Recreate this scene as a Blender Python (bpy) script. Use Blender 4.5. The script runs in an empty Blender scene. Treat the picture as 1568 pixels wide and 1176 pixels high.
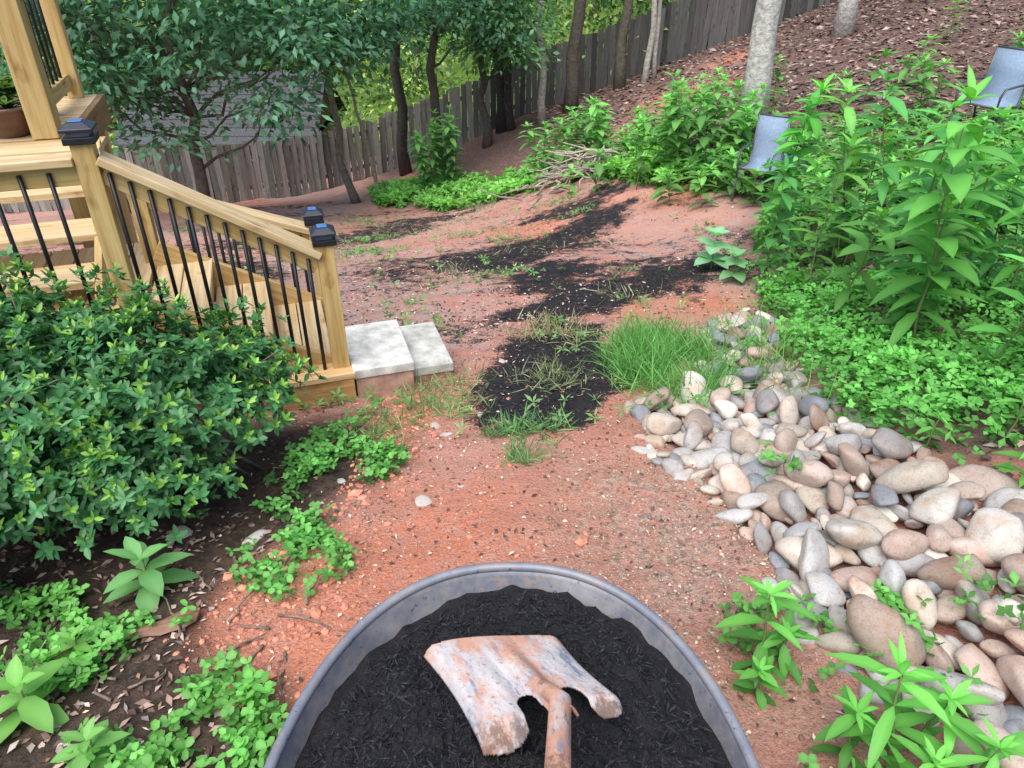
import bpy, bmesh, math, numpy as np, random
from mathutils import Vector
rng=np.random.default_rng(7); random.seed(7)
R=math.radians
# ------------------------------------------------------------------ terrain
CP=np.array([(0,0,0),(0,1.5,-.15),(0,3.4,-.5),(0,6,-1.1),(0,10,-2.0),(0,15,-3.0),(.26,19.5,-2.6),(-5.6,18,-4.2),(-3.1,19,-3.8),(4.5,20,-1.2),(6.8,20.5,-.5),
(3.4,11,-.9),(3.0,9,-1.05),(2.7,7.3,-1.0),(7,17,-.3),(6.3,9.5,-.5),(9.9,16,.33),(1.5,2,-.1),(1,1,0),(2,3.5,-.38),(3,5,-.6),(4,7,-.65),(3,2,.1),(6,4,0.0),(10,8,.5),
(-1.2,3.4,-.58),(-3,3.4,-.62),(-1.2,1,-.22),(-4,8,-1.8),(-7,15,-3.5),(-3,0,-.15),(-5,5,-1.1),(-6,24,-4.6),(0,26,-3.5),(8,26,0.2),(-10,18,-4.4),(-10,8,-2),(0,-3,.2),(14,0,.6),(-12,0,-.5),(14,30,1.5),(-14,30,-5)],float)
def phi(r): return np.where(r>1e-9,r*r*np.log(np.maximum(r,1e-9)),0)
P0=CP[:,:2];n0=len(P0)
K=phi(np.linalg.norm(P0[:,None]-P0[None],axis=2))+np.eye(n0)*0.05
A=np.zeros((n0+3,n0+3));A[:n0,:n0]=K;A[:n0,n0]=1;A[:n0,n0+1:]=P0;A[n0,:n0]=1;A[n0+1:,:n0]=P0.T
W0=np.linalg.solve(A,np.concatenate([CP[:,2],[0,0,0]]))
def hsh(i,j,s):
    v=np.sin(i*127.1+j*311.7+s*74.7)*43758.5453
    return v-np.floor(v)
def vn(x,y,f=1.0,s=0):
    x=np.asarray(x,float)*f+s*13.7;y=np.asarray(y,float)*f+s*7.3
    i=np.floor(x);j=np.floor(y);u=x-i;v=y-j;u=u*u*(3-2*u);v=v*v*(3-2*v)
    a=hsh(i,j,s);b=hsh(i+1,j,s);c=hsh(i,j+1,s);d=hsh(i+1,j+1,s)
    return (a*(1-u)+b*u)*(1-v)+(c*(1-u)+d*u)*v
def fbm(x,y,f,s=0,o=3):
    t=0;a=.5
    for k in range(o):
        t=t+a*vn(x,y,f*2**k,s+k);a*=.5
    return t/(1-.5**o)
def H(x,y):
    x=np.asarray(x,float);y=np.asarray(y,float)
    xc=np.clip(x,-14,14);yc=np.clip(y,-3,30)
    z=W0[n0]+W0[n0+1]*xc+W0[n0+2]*yc
    for i in range(n0): z=z+W0[i]*phi(np.hypot(xc-P0[i,0],yc-P0[i,1]))
    z=z+(fbm(x,y,1.3,3)-.5)*.10+(fbm(x,y,7,5)-.5)*.045
    return z
def h1(x,y): return float(H(np.array([x]),np.array([y]))[0])
def sd(x,y,poly):
    x=np.asarray(x,float);y=np.asarray(y,float)
    d=np.full(x.shape,1e9);ins=np.zeros(x.shape,bool);m=len(poly)
    for k in range(m):
        ax,ay=poly[k];bx,by=poly[(k+1)%m]
        ex,ey=bx-ax,by-ay
        t=np.clip(((x-ax)*ex+(y-ay)*ey)/(ex*ex+ey*ey+1e-12),0,1)
        d=np.minimum(d,np.hypot(x-ax-t*ex,y-ay-t*ey))
        c=((ay>y)!=(by>y))
        xi=ax+(y-ay)*ex/(ey if abs(ey)>1e-9 else 1e-9)
        ins^=(c&(x<xi))
    return np.where(ins,d,-d)
MUL=[[(-.27,2.8),(.05,2.70),(.32,2.66),(.50,3.1),(.62,3.9),(.66,4.5),(.2,4.9),(-.06,3.9)],
[(-.5,4.65),(.3,4.55),(.9,5.0),(1.75,5.5),(1.95,6.3),(1.2,6.5),(.35,5.5)],
[(-.9,7.0),(-.65,8.2),(.4,8.6),(1.0,9.2),(1.6,9.5),(1.1,8.3),(.5,7.0),(-.3,6.5)],
[(-.1,5.5),(.3,6.9),(.9,6.4),(.4,5.4)],
[(-4,10),(-2,13),(-.6,13),(-1.5,10.7),(-3,9)],
[(-5,8),(-2.8,8.5),(-2.4,7),(-4,6.2)],
[(.2,10),(1.4,11),(1.8,10.2),(.8,9.4)]]
RP=[(1.53,4.6),(1.72,4.4),(1.55,3.9),(1.38,3.47),(1.42,3.12),(1.43,2.7),(1.54,2.17),(1.68,1.76),(1.78,1.3),(1.8,.4),(1.1,.4),(1.05,.96),(.93,1.27),(.86,1.48),(.79,1.83),(.72,2.19),(.57,2.6),(.58,2.9),(.95,3.15),(1.15,3.5),(1.2,4.0)]
BED=[(-2.6,15.5),(-.8,13.6),(.2,14),(1.5,11.5),(2,10.3),(2.46,8.9),(2.85,7.85),(2.4,7),(2.1,5.85),(1.8,4.7),(1.8,4.2),(1.6,3.7),(1.45,3.2),(1.5,2.6),(1.65,2.1),(1.8,1.7),(1.95,.5),(6,.3),(16,3),(30,40),(-2,40),(-3.5,18.5)]
LB=[(-.85,3.0),(-.55,2.45),(-.66,2.03),(-.85,1.79),(-1.0,1.55),(-.75,1.3),(-.5,1.0),(-.5,-1),(-6,-1),(-7,3.6),(-2.6,3.2)]
def sst(v): v=np.clip(v,0,1);return v*v*(3-2*v)
# ------------------------------------------------------------------ mesh helpers
COL=bpy.context.scene.collection
def link(o,parent=None):
    COL.objects.link(o)
    if parent is not None:o.parent=parent
    return o
class MB:
    def __init__(s): s.V=[];s.F={};s.C=[];s.G=[];s.n=0
    def add(s,V,F,col,gr=None):
        V=np.asarray(V,float).reshape(-1,3);m=len(V)
        col=np.asarray(col,float)
        if col.ndim==1: col=np.tile(col[:3],(m,1))
        s.V.append(V);s.C.append(col[:,:3]);s.G.append(V*0 if gr is None else gr)
        for f in (F if isinstance(F,list) else [F]):
            f=np.asarray(f,int)
            s.F.setdefault(f.shape[1],[]).append(f+s.n)
        s.n+=m
    def build(s,name,mat,smooth=True,parent=None,grain=False):
        V=np.concatenate(s.V);C=np.concatenate(s.C)
        me=bpy.data.meshes.new(name);me.vertices.add(len(V));me.vertices.foreach_set('co',V.ravel())
        li=[];ls=[];st=0
        for k,fs in s.F.items():
            f=np.concatenate(fs);li.append(f.ravel());ls.append(st+np.arange(len(f))*k);st+=f.size
        li=np.concatenate(li);ls=np.concatenate(ls)
        me.loops.add(len(li));me.loops.foreach_set('vertex_index',li.astype(np.int32))
        me.polygons.add(len(ls));me.polygons.foreach_set('loop_start',ls.astype(np.int32))
        me.update(calc_edges=True);me.validate()
        me.polygons.foreach_set('use_smooth',np.full(len(me.polygons),smooth))
        a=me.color_attributes.new('col','FLOAT_COLOR','POINT')
        a.data.foreach_set('color',np.concatenate([C,np.ones((len(C),1))],1).ravel())
        if grain:
            a=me.attributes.new('gr','FLOAT_VECTOR','POINT');a.data.foreach_set('vector',np.concatenate(s.G).ravel())
        me.materials.append(mat)
        return link(bpy.data.objects.new(name,me),parent)
def nrm(a): return a/np.maximum(np.linalg.norm(a,axis=-1,keepdims=True),1e-9)
TB=dict(T=[0,.2,.2,.2,.5,.5,.5,.8,.8,.8,1],S=[0,-.7,0,.7,-1,0,1,-.62,0,.62,0],
 F4=[(1,2,5,4),(2,3,6,5),(4,5,8,7),(5,6,9,8)],F3=[(0,2,1),(0,3,2),(7,8,10),(8,9,10)])
TS=dict(T=[0,.5,.5,.5,1],S=[0,-1,0,1,0],F4=None,F3=[(0,2,1),(0,3,2),(1,2,4),(2,3,4)])
TC=dict(T=[0,.35,.35,.8,.8,1,.6],S=[0,-.75,.75,-.8,.8,0,0],F4=None,F3=[(0,6,1),(0,2,6),(1,6,3),(2,4,6),(3,6,5),(4,5,6)])
def leaves(mb,P,D,N,L,Wd,col,big=True,bend=.25,fold=.3):
    T=TC if big=='c' else (TB if big else TS)
    D=nrm(D);S=nrm(np.cross(D,N));N=np.cross(S,D)
    n=len(P);L=np.broadcast_to(np.asarray(L,float),(n,));Wd=np.broadcast_to(np.asarray(Wd,float),(n,))
    col=np.broadcast_to(np.asarray(col,float),(n,3));bend=np.broadcast_to(np.asarray(bend,float),(n,))
    vs=[];cs=[]
    for t,s in zip(T['T'],T['S']):
        vs.append(P+D*(t*L)[:,None]+S*(s*Wd*.5)[:,None]+N*(fold*abs(s)*Wd*.5-bend*L*t*t)[:,None])
        cs.append(col*(1.2 if s==0 and 0<t<1 else 1.0))
    k=len(T['T']);V=np.stack(vs,1).reshape(-1,3);C=np.stack(cs,1).reshape(-1,3)
    off=(np.arange(n)*k)[:,None,None];F=[]
    for key in('F3','F4'):
        if T[key]:
            f=np.array(T[key]);F.append((f[None]+off).reshape(-1,f.shape[1]))
    mb.add(V,F,C)
def rosettes(mb,P,U,k,L,W,el,col,jl=.25,jc=.25,jel=.25,big=True,bend=.25,fold=.3):
    n=len(P);U=nrm(np.asarray(U,float));ref=np.where(np.abs(U[:,2:3])>.9,np.array([[1.,0,0]]),np.array([[0,0,1.]]))
    A=nrm(np.cross(U,ref));Bx=np.cross(U,A)
    ph=rng.uniform(0,6.28,n)[:,None]+np.arange(k)[None]*2*math.pi/k+rng.normal(0,.25,(n,k))
    e=np.broadcast_to(np.asarray(el,float).reshape(-1,1),(n,k))+rng.normal(0,jel,(n,k))
    rad=np.cos(ph)[...,None]*A[:,None]+np.sin(ph)[...,None]*Bx[:,None]
    D=np.cos(e)[...,None]*rad+np.sin(e)[...,None]*U[:,None]
    N=-np.sin(e)[...,None]*rad+np.cos(e)[...,None]*U[:,None]
    Lk=np.broadcast_to(np.asarray(L,float).reshape(-1,1),(n,k))*(1+rng.uniform(-jl,jl,(n,k)))
    Wk=np.broadcast_to(np.asarray(W,float).reshape(-1,1),(n,k))*(1+rng.uniform(-jl,jl,(n,k)))
    c=np.broadcast_to(np.asarray(col,float).reshape(-1,1,3),(n,k,3))*(1+rng.uniform(-jc,jc,(n,k,1)))
    Pk=np.repeat(P[:,None],k,1)
    leaves(mb,Pk.reshape(-1,3),D.reshape(-1,3),N.reshape(-1,3),Lk.ravel(),Wk.ravel(),c.reshape(-1,3),big,bend,fold)
def tube(mb,pts,rad,sides=8,col=(.2,.15,.1),closed=False,cap=True):
    pts=np.asarray(pts,float);n=len(pts);rad=np.broadcast_to(np.asarray(rad,float),(n,))
    if closed: T=np.roll(pts,-1,0)-np.roll(pts,1,0)
    else: T=np.gradient(pts,axis=0)
    T=nrm(T);ref=np.array([0,0,1.]) if abs(T[:,2]).mean()<.8 else np.array([1.,0,0])
    A=nrm(np.cross(T,ref));Bx=np.cross(T,A)
    th=np.arange(sides)*2*math.pi/sides
    V=pts[:,None]+rad[:,None,None]*(np.cos(th)[None,:,None]*A[:,None]+np.sin(th)[None,:,None]*Bx[:,None])
    V=V.reshape(-1,3);F=[]
    m=n if closed else n-1
    i=np.repeat(np.arange(m),sides);j=np.tile(np.arange(sides),m);i2=(i+1)%n;j2=(j+1)%sides
    F.append(np.stack([i*sides+j,i*sides+j2,i2*sides+j2,i2*sides+j],1))
    if cap and not closed:
        F.append(np.array([list(range(sides))[::-1]]));F.append(np.array([list(range((n-1)*sides,n*sides))]))
    d=np.concatenate([[0],np.cumsum(np.linalg.norm(np.diff(pts,axis=0),axis=1))])
    g=np.stack([np.repeat(d,sides),np.tile(np.cos(th)*rad.mean(),n),np.tile(np.sin(th)*rad.mean(),n)],1)
    mb.add(V,F,col,g)
BOXF=np.array([(0,1,3,2),(4,6,7,5),(0,4,5,1),(2,3,7,6),(0,2,6,4),(1,5,7,3)])
def box(mb,c,ax,ay,az,col):
    c=np.array(c,float);E=[np.array(v,float) for v in(ax,ay,az)]
    V=[];g=[]
    ls=[np.linalg.norm(e) for e in E];o=np.argsort(ls)[::-1];off=rng.uniform(0,20,3)
    for sx in(-1,1):
        for sy in(-1,1):
            for sz in(-1,1):
                V.append(c+sx*E[0]+sy*E[1]+sz*E[2]);s=(sx,sy,sz)
                g.append([s[o[0]]*ls[o[0]],s[o[1]]*ls[o[1]],s[o[2]]*ls[o[2]]])
    mb.add(V,BOXF,col,np.array(g)+off)
def beam(mb,p,q,w,h,col,up=(0,0,1)):
    p=np.array(p,float);q=np.array(q,float);a=(q-p)/2;s=nrm(np.cross(a,np.array(up,float)));u=nrm(np.cross(s,a))
    box(mb,(p+q)/2,a,s*w/2,u*h/2,col)
def bevel(o,w=.004,seg=2):
    m=o.modifiers.new('b','BEVEL');m.width=w;m.segments=seg;m.limit_method='ANGLE'
# ------------------------------------------------------------------ materials
def mat(name):
    m=bpy.data.materials.new(name);m.use_nodes=True;nt=m.node_tree
    return m,nt,nt.nodes['Principled BSDF'],nt.nodes['Material Output']
def nd(nt,t,**kw):
    n=nt.nodes.new(t)
    for k,v in kw.items():
        if k in('operation','blend_type','data_type','attribute_name','feature','distance','noise_dimensions'):setattr(n,k,v)
        else:n.inputs[k].default_value=v
    return n
def mixc(nt,fac,a,b,bt='MIX'):
    n=nt.nodes.new('ShaderNodeMix');n.data_type='RGBA';n.blend_type=bt
    for s,v in((n.inputs[0],fac),(n.inputs[6],a),(n.inputs[7],b)):
        if isinstance(v,bpy.types.NodeSocket):nt.links.new(v,s)
        else:s.default_value=v if not isinstance(v,tuple) else (*v,1)
    return n.outputs[2]
def math_(nt,op,a,b=None,c=None,clamp=False):
    n=nt.nodes.new('ShaderNodeMath');n.operation=op;n.use_clamp=clamp
    for i,v in enumerate((a,b,c)):
        if v is None:continue
        if isinstance(v,bpy.types.NodeSocket):nt.links.new(v,n.inputs[i])
        else:n.inputs[i].default_value=v
    return n.outputs[0]
def noise(nt,vec,scale,detail=4,rough=.6):
    n=nt.nodes.new('ShaderNodeTexNoise');n.inputs['Scale'].default_value=scale;n.inputs['Detail'].default_value=detail;n.inputs['Roughness'].default_value=rough
    nt.links.new(vec,n.inputs['Vector']);return n.outputs['Fac']
def ramp(nt,v,lo,hi):
    n=nt.nodes.new('ShaderNodeMapRange');n.clamp=True;nt.links.new(v,n.inputs[0]);n.inputs[1].default_value=lo;n.inputs[2].default_value=hi
    return n.outputs[0]
def bump(nt,h,strength,dist,b):
    n=nt.nodes.new('ShaderNodeBump');n.inputs['Strength'].default_value=strength;n.inputs['Distance'].default_value=dist
    nt.links.new(h,n.inputs['Height']);nt.links.new(n.outputs[0],b.inputs['Normal'])
def colmat(name,rough=.7,metal=0,nscale=20,namp=.3,bmp=.3,bd=.005,spec=.5):
    m,nt,b,o=mat(name);a=nd(nt,'ShaderNodeAttribute',attribute_name='col');tc=nt.nodes.new('ShaderNodeTexCoord')
    f=noise(nt,tc.outputs['Object'],nscale)
    g=ramp(nt,f,.25,.75);k=math_(nt,'MULTIPLY_ADD',g,2*namp,1-namp)
    v=nt.nodes.new('ShaderNodeVectorMath');v.operation='SCALE';nt.links.new(a.outputs['Color'],v.inputs[0]);nt.links.new(k,v.inputs[3])
    nt.links.new(v.outputs[0],b.inputs['Base Color']);b.inputs['Roughness'].default_value=rough;b.inputs['Metallic'].default_value=metal
    b.inputs['Specular IOR Level'].default_value=spec
    if bmp:bump(nt,f,bmp,bd,b)
    return m
def leafmat(name,trans=.35,rough=.45):
    m,nt,b,o=mat(name);a=nd(nt,'ShaderNodeAttribute',attribute_name='col')
    nt.links.new(a.outputs['Color'],b.inputs['Base Color']);b.inputs['Roughness'].default_value=rough
    b.inputs['Specular IOR Level'].default_value=.35
    t=nt.nodes.new('ShaderNodeBsdfTranslucent');mx=nt.nodes.new('ShaderNodeMixShader');mx.inputs[0].default_value=trans
    c=mixc(nt,1.0,a.outputs['Color'],(1.25,1.35,.6),'MULTIPLY');nt.links.new(c,t.inputs[0])
    nt.links.new(b.outputs[0],mx.inputs[1]);nt.links.new(t.outputs[0],mx.inputs[2]);nt.links.new(mx.outputs[0],o.inputs[0]);return m
LEAF=leafmat('leaf');LEAFG=leafmat('leaf_glossy',.25,.32)
def woodmat(name,t1=(.72,.6,.45),t2=(.55,.42,.3)):
    m,nt,b,o=mat(name);a=nd(nt,'ShaderNodeAttribute',attribute_name='col');g=nd(nt,'ShaderNodeAttribute',attribute_name='gr')
    mp=nt.nodes.new('ShaderNodeMapping');mp.inputs['Scale'].default_value=(2,45,45);nt.links.new(g.outputs['Vector'],mp.inputs[0])
    f=noise(nt,mp.outputs[0],1.0,5,.6)
    mp2=nt.nodes.new('ShaderNodeMapping');mp2.inputs['Scale'].default_value=(5,12,12);nt.links.new(g.outputs['Vector'],mp2.inputs[0])
    f2=noise(nt,mp2.outputs[0],1.0,3)
    c=mixc(nt,ramp(nt,f,.35,.65),mixc(nt,1.0,a.outputs['Color'],t1,'MULTIPLY'),a.outputs['Color'])
    c=mixc(nt,ramp(nt,f2,.58,.75),c,mixc(nt,1.0,c,t2,'MULTIPLY'))
    nt.links.new(c,b.inputs['Base Color']);b.inputs['Roughness'].default_value=.65;bump(nt,f,.25,.003,b);return m
WOOD=woodmat('pine_wood');FWOOD=woodmat('weathered_wood',(.6,.6,.58),(.5,.52,.5))
BARK=colmat('bark',.9,0,14,.45,.9,.03);STEM=colmat('stem',.6,0,10,.2,0)
# ------------------------------------------------------------------ ground
N=520
u=np.linspace(-1,1,N);xs=np.sinh(u*4.2)/np.sinh(4.2)*90;v=np.linspace(0,1,N);ys=-2.5+np.sinh(v*4.4)/np.sinh(4.4)*160
X,Y=np.meshgrid(xs,ys);Z=H(X,Y)
rs=sd(X,Y,RP);Z-=sst((rs+.05)/.2)*.05
lbd=sd(X,Y,LB);bed=sd(X,Y,BED)
n1=fbm(X,Y,2.2,11,3)-.5;n2=fbm(X,Y,.7,21,3)-.5
M=np.zeros_like(X)
for k,p in enumerate(MUL):
    s=sd(X,Y,p);am=.5 if k<1 else 1.4
    M=np.maximum(M,np.clip(.5+(s+am*n1*.6)/(.4 if k<1 else .9),0,.95 if k<1 else (.70 if k<4 else .62)))
yard=(bed<0)&(lbd<0)&(Y>4.2)
M=np.maximum(M,np.where(yard,.32+.9*(fbm(X*.6,Y,1.1,31,4)-.5),0))
L_=np.clip(.5+(bed+n1*.8)/.5,0,1);L2=np.clip(.5+(lbd+n1*.3)/.2,0,1)
clay=np.zeros_like(X)
for cx,cy,r in[(3.6,16.3,1.3),(2,15.5,.7),(4.8,18,.9),(1.35,5.0,.6),(.95,4.9,.4),(.4,8.8,.6),(.1,9.4,.5),(-.15,1.9,.7),(-.55,1.7,.5),(.45,2.5,.4),(-.5,3.0,.3),(1.8,2.0,.18),(.55,7.4,.3),(-2.6,17.6,1.0),(2.2,9.2,.5),(-1.0,1.45,.4),(-.5,1.4,.4)]:
    clay=np.maximum(clay,np.clip(1.15-np.hypot(X-cx,(Y-cy)*.9)/r+n1*.9,0,1))
damp=np.clip(.40+n2*2.4+np.where(Y>4,.3,-.15),0,1)
grav=np.clip(1-np.hypot((X-.55)/.6,(Y-1.9)/1.1),0,1)*1.5
lawn=np.clip((Y-21.5-n2*2)/.8,0,1)*np.clip((8-X)/3,0,1)
idx=np.arange(N*N).reshape(N,N)
f=np.stack([idx[:-1,:-1].ravel(),idx[:-1,1:].ravel(),idx[1:,1:].ravel(),idx[1:,:-1].ravel()],1)
gb=MB();gb.add(np.stack([X.ravel(),Y.ravel(),Z.ravel()],1),f,np.stack([M.ravel(),L_.ravel(),clay.ravel()],1))
m,nt,b,o=mat('ground_soil')
a1=nd(nt,'ShaderNodeAttribute',attribute_name='col');a2=nd(nt,'ShaderNodeAttribute',attribute_name='m2')
s1=nt.nodes.new('ShaderNodeSeparateColor');s2=nt.nodes.new('ShaderNodeSeparateColor');nt.links.new(a1.outputs['Color'],s1.inputs[0]);nt.links.new(a2.outputs['Color'],s2.inputs[0])
tc=nt.nodes.new('ShaderNodeTexCoord').outputs['Object']
nA=noise(nt,tc,3,6,.65);nB=noise(nt,tc,22,5,.7);nC=noise(nt,tc,90,4,.7);nD=noise(nt,tc,7,8,.75)
def voro(scale,out='Distance'):
    n=nt.nodes.new('ShaderNodeTexVoronoi');n.inputs['Scale'].default_value=scale;nt.links.new(tc,n.inputs['Vector']);return n.outputs[out]
c=mixc(nt,ramp(nt,nA,.35,.65),(.76,.38,.30),(.68,.27,.19))
c=mixc(nt,math_(nt,'MULTIPLY',s2.outputs[2],ramp(nt,nD,.38,.6)),c,(.60,.47,.43))
c=mixc(nt,math_(nt,'MULTIPLY',ramp(nt,nD,.57,.70),.5),c,(.34,.17,.135))
c=mixc(nt,math_(nt,'MULTIPLY',s1.outputs[2],ramp(nt,nB,.3,.55)),c,(.80,.29,.17))
c=mixc(nt,math_(nt,'MULTIPLY',ramp(nt,nC,.52,.66),.6),c,(.25,.125,.09))
c=mixc(nt,math_(nt,'MULTIPLY',ramp(nt,nC,.39,.31),.7),c,(.80,.66,.58))
vc=voro(70,'Color');sv=nt.nodes.new('ShaderNodeSeparateColor');nt.links.new(vc,sv.inputs[0])
gc=mixc(nt,sv.outputs[0],(.66,.50,.38),(.34,.20,.155))
c=mixc(nt,math_(nt,'MULTIPLY',s2.outputs[1],ramp(nt,nB,.4,.6),clamp=True),c,gc)
lc=mixc(nt,ramp(nt,nC,.3,.7),(.085,.05,.042),(.30,.195,.165));vl=voro(24,'Color');svl=nt.nodes.new('ShaderNodeSeparateColor');nt.links.new(vl,svl.inputs[0])
lc=mixc(nt,ramp(nt,svl.outputs[0],.6,.9),lc,(.30,.17,.135))
lf=math_(nt,'MULTIPLY',s1.outputs[1],math_(nt,'SUBTRACT',1.0,math_(nt,'MULTIPLY',s1.outputs[2],.95)),clamp=True)
c=mixc(nt,lf,c,lc)
dk=mixc(nt,ramp(nt,nB,.4,.7),(.05,.038,.03),(.16,.10,.075))
c=mixc(nt,a2.outputs['Alpha'],c,dk)
c=mixc(nt,s2.outputs[0],c,mixc(nt,nA,(.12,.24,.04),(.28,.38,.08)))  # far lawn, with sunshine painted into its bright green
mf=ramp(nt,math_(nt,'ADD',s1.outputs[0],math_(nt,'MULTIPLY',math_(nt,'SUBTRACT',math_(nt,'ADD',math_(nt,'MULTIPLY',nD,.6),math_(nt,'MULTIPLY',nC,.4)),.5),2.4)),.46,.60)
c=mixc(nt,mf,c,mixc(nt,nC,(.010,.010,.013),(.050,.046,.054)))
nt.links.new(c,b.inputs['Base Color']);b.inputs['Roughness'].default_value=.88;b.inputs['Specular IOR Level'].default_value=.3
hh=math_(nt,'ADD',math_(nt,'MULTIPLY',nB,.5),math_(nt,'MULTIPLY',nC,.6));hh=math_(nt,'ADD',hh,math_(nt,'MULTIPLY',mf,.35));hh=math_(nt,'ADD',hh,math_(nt,'MULTIPLY',nD,1.0))
bump(nt,hh,1.0,.03,b)
ground=gb.build('ground',m)
at=ground.data.color_attributes.new('m2','FLOAT_COLOR','POINT')
at.data.foreach_set('color',np.stack([lawn.ravel(),grav.ravel(),damp.ravel(),L2.ravel()],1).ravel())
def samp(n,x0,x1,y0,y1,fn):
    out=[];c=0;it=0
    while c<n and it<60:
        it+=1
        x=rng.uniform(x0,x1,n*3);y=rng.uniform(y0,y1,n*3);p=fn(x,y);k=rng.uniform(0,1,n*3)<p
        q=np.stack([x[k],y[k]],1);out.append(q);c+=len(q)
    q=np.concatenate(out)[:n];return np.concatenate([q,H(q[:,0],q[:,1])[:,None]],1)
# ------------------------------------------------------------------ river rocks
def ico(sub):
    bm=bmesh.new();bmesh.ops.create_icosphere(bm,subdivisions=sub,radius=1)
    V=np.array([v.co[:] for v in bm.verts]);F=np.array([[v.index for v in f.verts] for f in bm.faces]);bm.free();return V,F
IV,IF=ico(3);IV2,IF2=ico(1)
PAL=np.array([(.50,.44,.37),(.38,.37,.37),(.58,.51,.44),(.29,.31,.345),(.50,.38,.325),(.66,.62,.56),(.40,.32,.27),(.46,.44,.42),(.58,.46,.40),(.54,.53,.52)])
def rock(mb,c,a,b_,cc,yaw,tilt,col,V0=IV,F0=IF,tilt2=0):
    V=V0.copy()
    s=rng.uniform(0,6.28,6)
    r=1+.10*np.sin(2.1*V[:,0]+s[0])*np.cos(1.7*V[:,1]+s[1])+.10*np.sin(2.6*V[:,2]+s[2]+V[:,0]*1.3)+.06*np.sin(3.4*V[:,1]+s[3]+V[:,2])
    V=V*r[:,None]
    for q in range(5):
        d=nrm(rng.normal(0,1,3));o=V@d;lim=rng.uniform(.6,.85);V=V-np.maximum(o-lim,0)[:,None]*d*.82
    V=V*np.array([a,b_,cc]);V[:,1]*=1+.22*np.sin(s[4])*V[:,0]/a
    ct,st=math.cos(tilt),math.sin(tilt);V=V@np.array([[ct,0,-st],[0,1,0],[st,0,ct]])
    ct,st=math.cos(tilt2),math.sin(tilt2);V=V@np.array([[1,0,0],[0,ct,-st],[0,st,ct]])
    cy,sy=math.cos(yaw),math.sin(yaw);V=V@np.array([[cy,sy,0],[-sy,cy,0],[0,0,1]])
    mb.add(V+np.array(c),F0,col)
rk=MB();pl=[]
def rsz(y): return rng.uniform(.05,.112) if y<2.2 else (rng.uniform(.045,.095) if y<3 else rng.uniform(.04,.072))
for tries in range(9000):
    x=rng.uniform(.5,1.9);y=rng.uniform(.35,4.7)
    if float(sd(np.array([x]),np.array([y]),RP)[0])<-.03+.06*math.sin(x*17+y*11):continue
    a=rsz(y)
    if rng.uniform()<.35:a*=.55
    if any(math.hypot(x-q[0],y-q[1])<.55*(a+q[2]) for q in pl):continue
    pl.append((x,y,a))
for (x,y,a) in pl:
    cc=a*rng.uniform(.36,.58);rock(rk,(x,y,h1(x,y)-.01+cc*.4),a*1.12,a*rng.uniform(.6,.85),cc,rng.normal(2.2,.8),rng.normal(0,.3),PAL[rng.integers(10)]*rng.uniform(.75,1.15),tilt2=rng.normal(0,.35))
top=[]
for k in range(1500):
    x=rng.uniform(.5,1.9);y=rng.uniform(.35,4.7)
    if float(sd(np.array([x]),np.array([y]),RP)[0])<.05:continue
    a=rsz(y)
    if any(math.hypot(x-q[0],y-q[1])<.85*(a+q[2]) for q in top):continue
    top.append((x,y,a));cc=a*rng.uniform(.42,.6)
    rock(rk,(x,y,h1(x,y)+.035+cc*.5),a*1.12,a*rng.uniform(.6,.9),cc,rng.normal(2.2,.9),rng.normal(0,.4),PAL[rng.integers(10)]*rng.uniform(.8,1.2),tilt2=rng.normal(0,.45))
m,nt,b,o=mat('river_stone');a=nd(nt,'ShaderNodeAttribute',attribute_name='col');tcs=nt.nodes.new('ShaderNodeTexCoord').outputs['Object']
q1=noise(nt,tcs,9,4);q2=noise(nt,tcs,160,3,.8);q3=noise(nt,tcs,30,5,.75)
c=mixc(nt,ramp(nt,q1,.48,.72),a.outputs['Color'],mixc(nt,1.0,a.outputs['Color'],(.85,.66,.55),'MULTIPLY'));c=mixc(nt,ramp(nt,q2,.54,.70),c,mixc(nt,1.0,c,(.6,.56,.52),'MULTIPLY'))
c=mixc(nt,math_(nt,'MULTIPLY',ramp(nt,q3,.52,.66),.6),c,mixc(nt,1.0,c,(.62,.54,.48),'MULTIPLY'))
nt.links.new(c,b.inputs['Base Color']);b.inputs['Roughness'].default_value=.65;b.inputs['Specular IOR Level'].default_value=.35
bump(nt,math_(nt,'ADD',q2,q3),.3,.004,b)
STONE=m
rk.build('river_rock_bed',STONE)
notm=lambda x,y:(sd(x,y,MUL[0])<-.05)
pb=MB()
Q=samp(4200,-1.2,1.3,.9,4.0,lambda x,y:np.where((sd(x,y,RP)<.02)&(sd(x,y,LB)<.05)&notm(x,y),.08+np.clip(1-np.hypot((x-.55)/.55,(y-1.8)/.8),0,1)+.12*fbm(x,y,2,8),0))
for p in Q:
    a=rng.uniform(.0025,.007)*(1.8 if rng.uniform()<.05 else 1);rock(pb,(p[0],p[1],p[2]+a*.2),a,a*.8,a*.6,rng.uniform(0,6),0,PAL[rng.integers(10)]*np.array((1,.82,.70))*rng.uniform(.5,1.2),IV2,IF2)
pb.build('path_gravel',STONE)
for (x,y,a) in[(-.33,2.14,.055),(-.2,2.25,.02),(-.62,2.6,.05),(-.36,2.85,.045),(-.05,3.75,.045),(-.78,1.98,.04),(-.95,2.0,.06),(-1.25,2.05,.08),(-.3,2.75,.03),(-.7,2.35,.03),(-.15,2.95,.03)]:
    g=MB();rock(g,(x,y,h1(x,y)-.002),a,a*.65,a*.2,rng.uniform(0,3),0,np.array((.56,.52,.49)));g.build('flat_stone',STONE)
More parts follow.
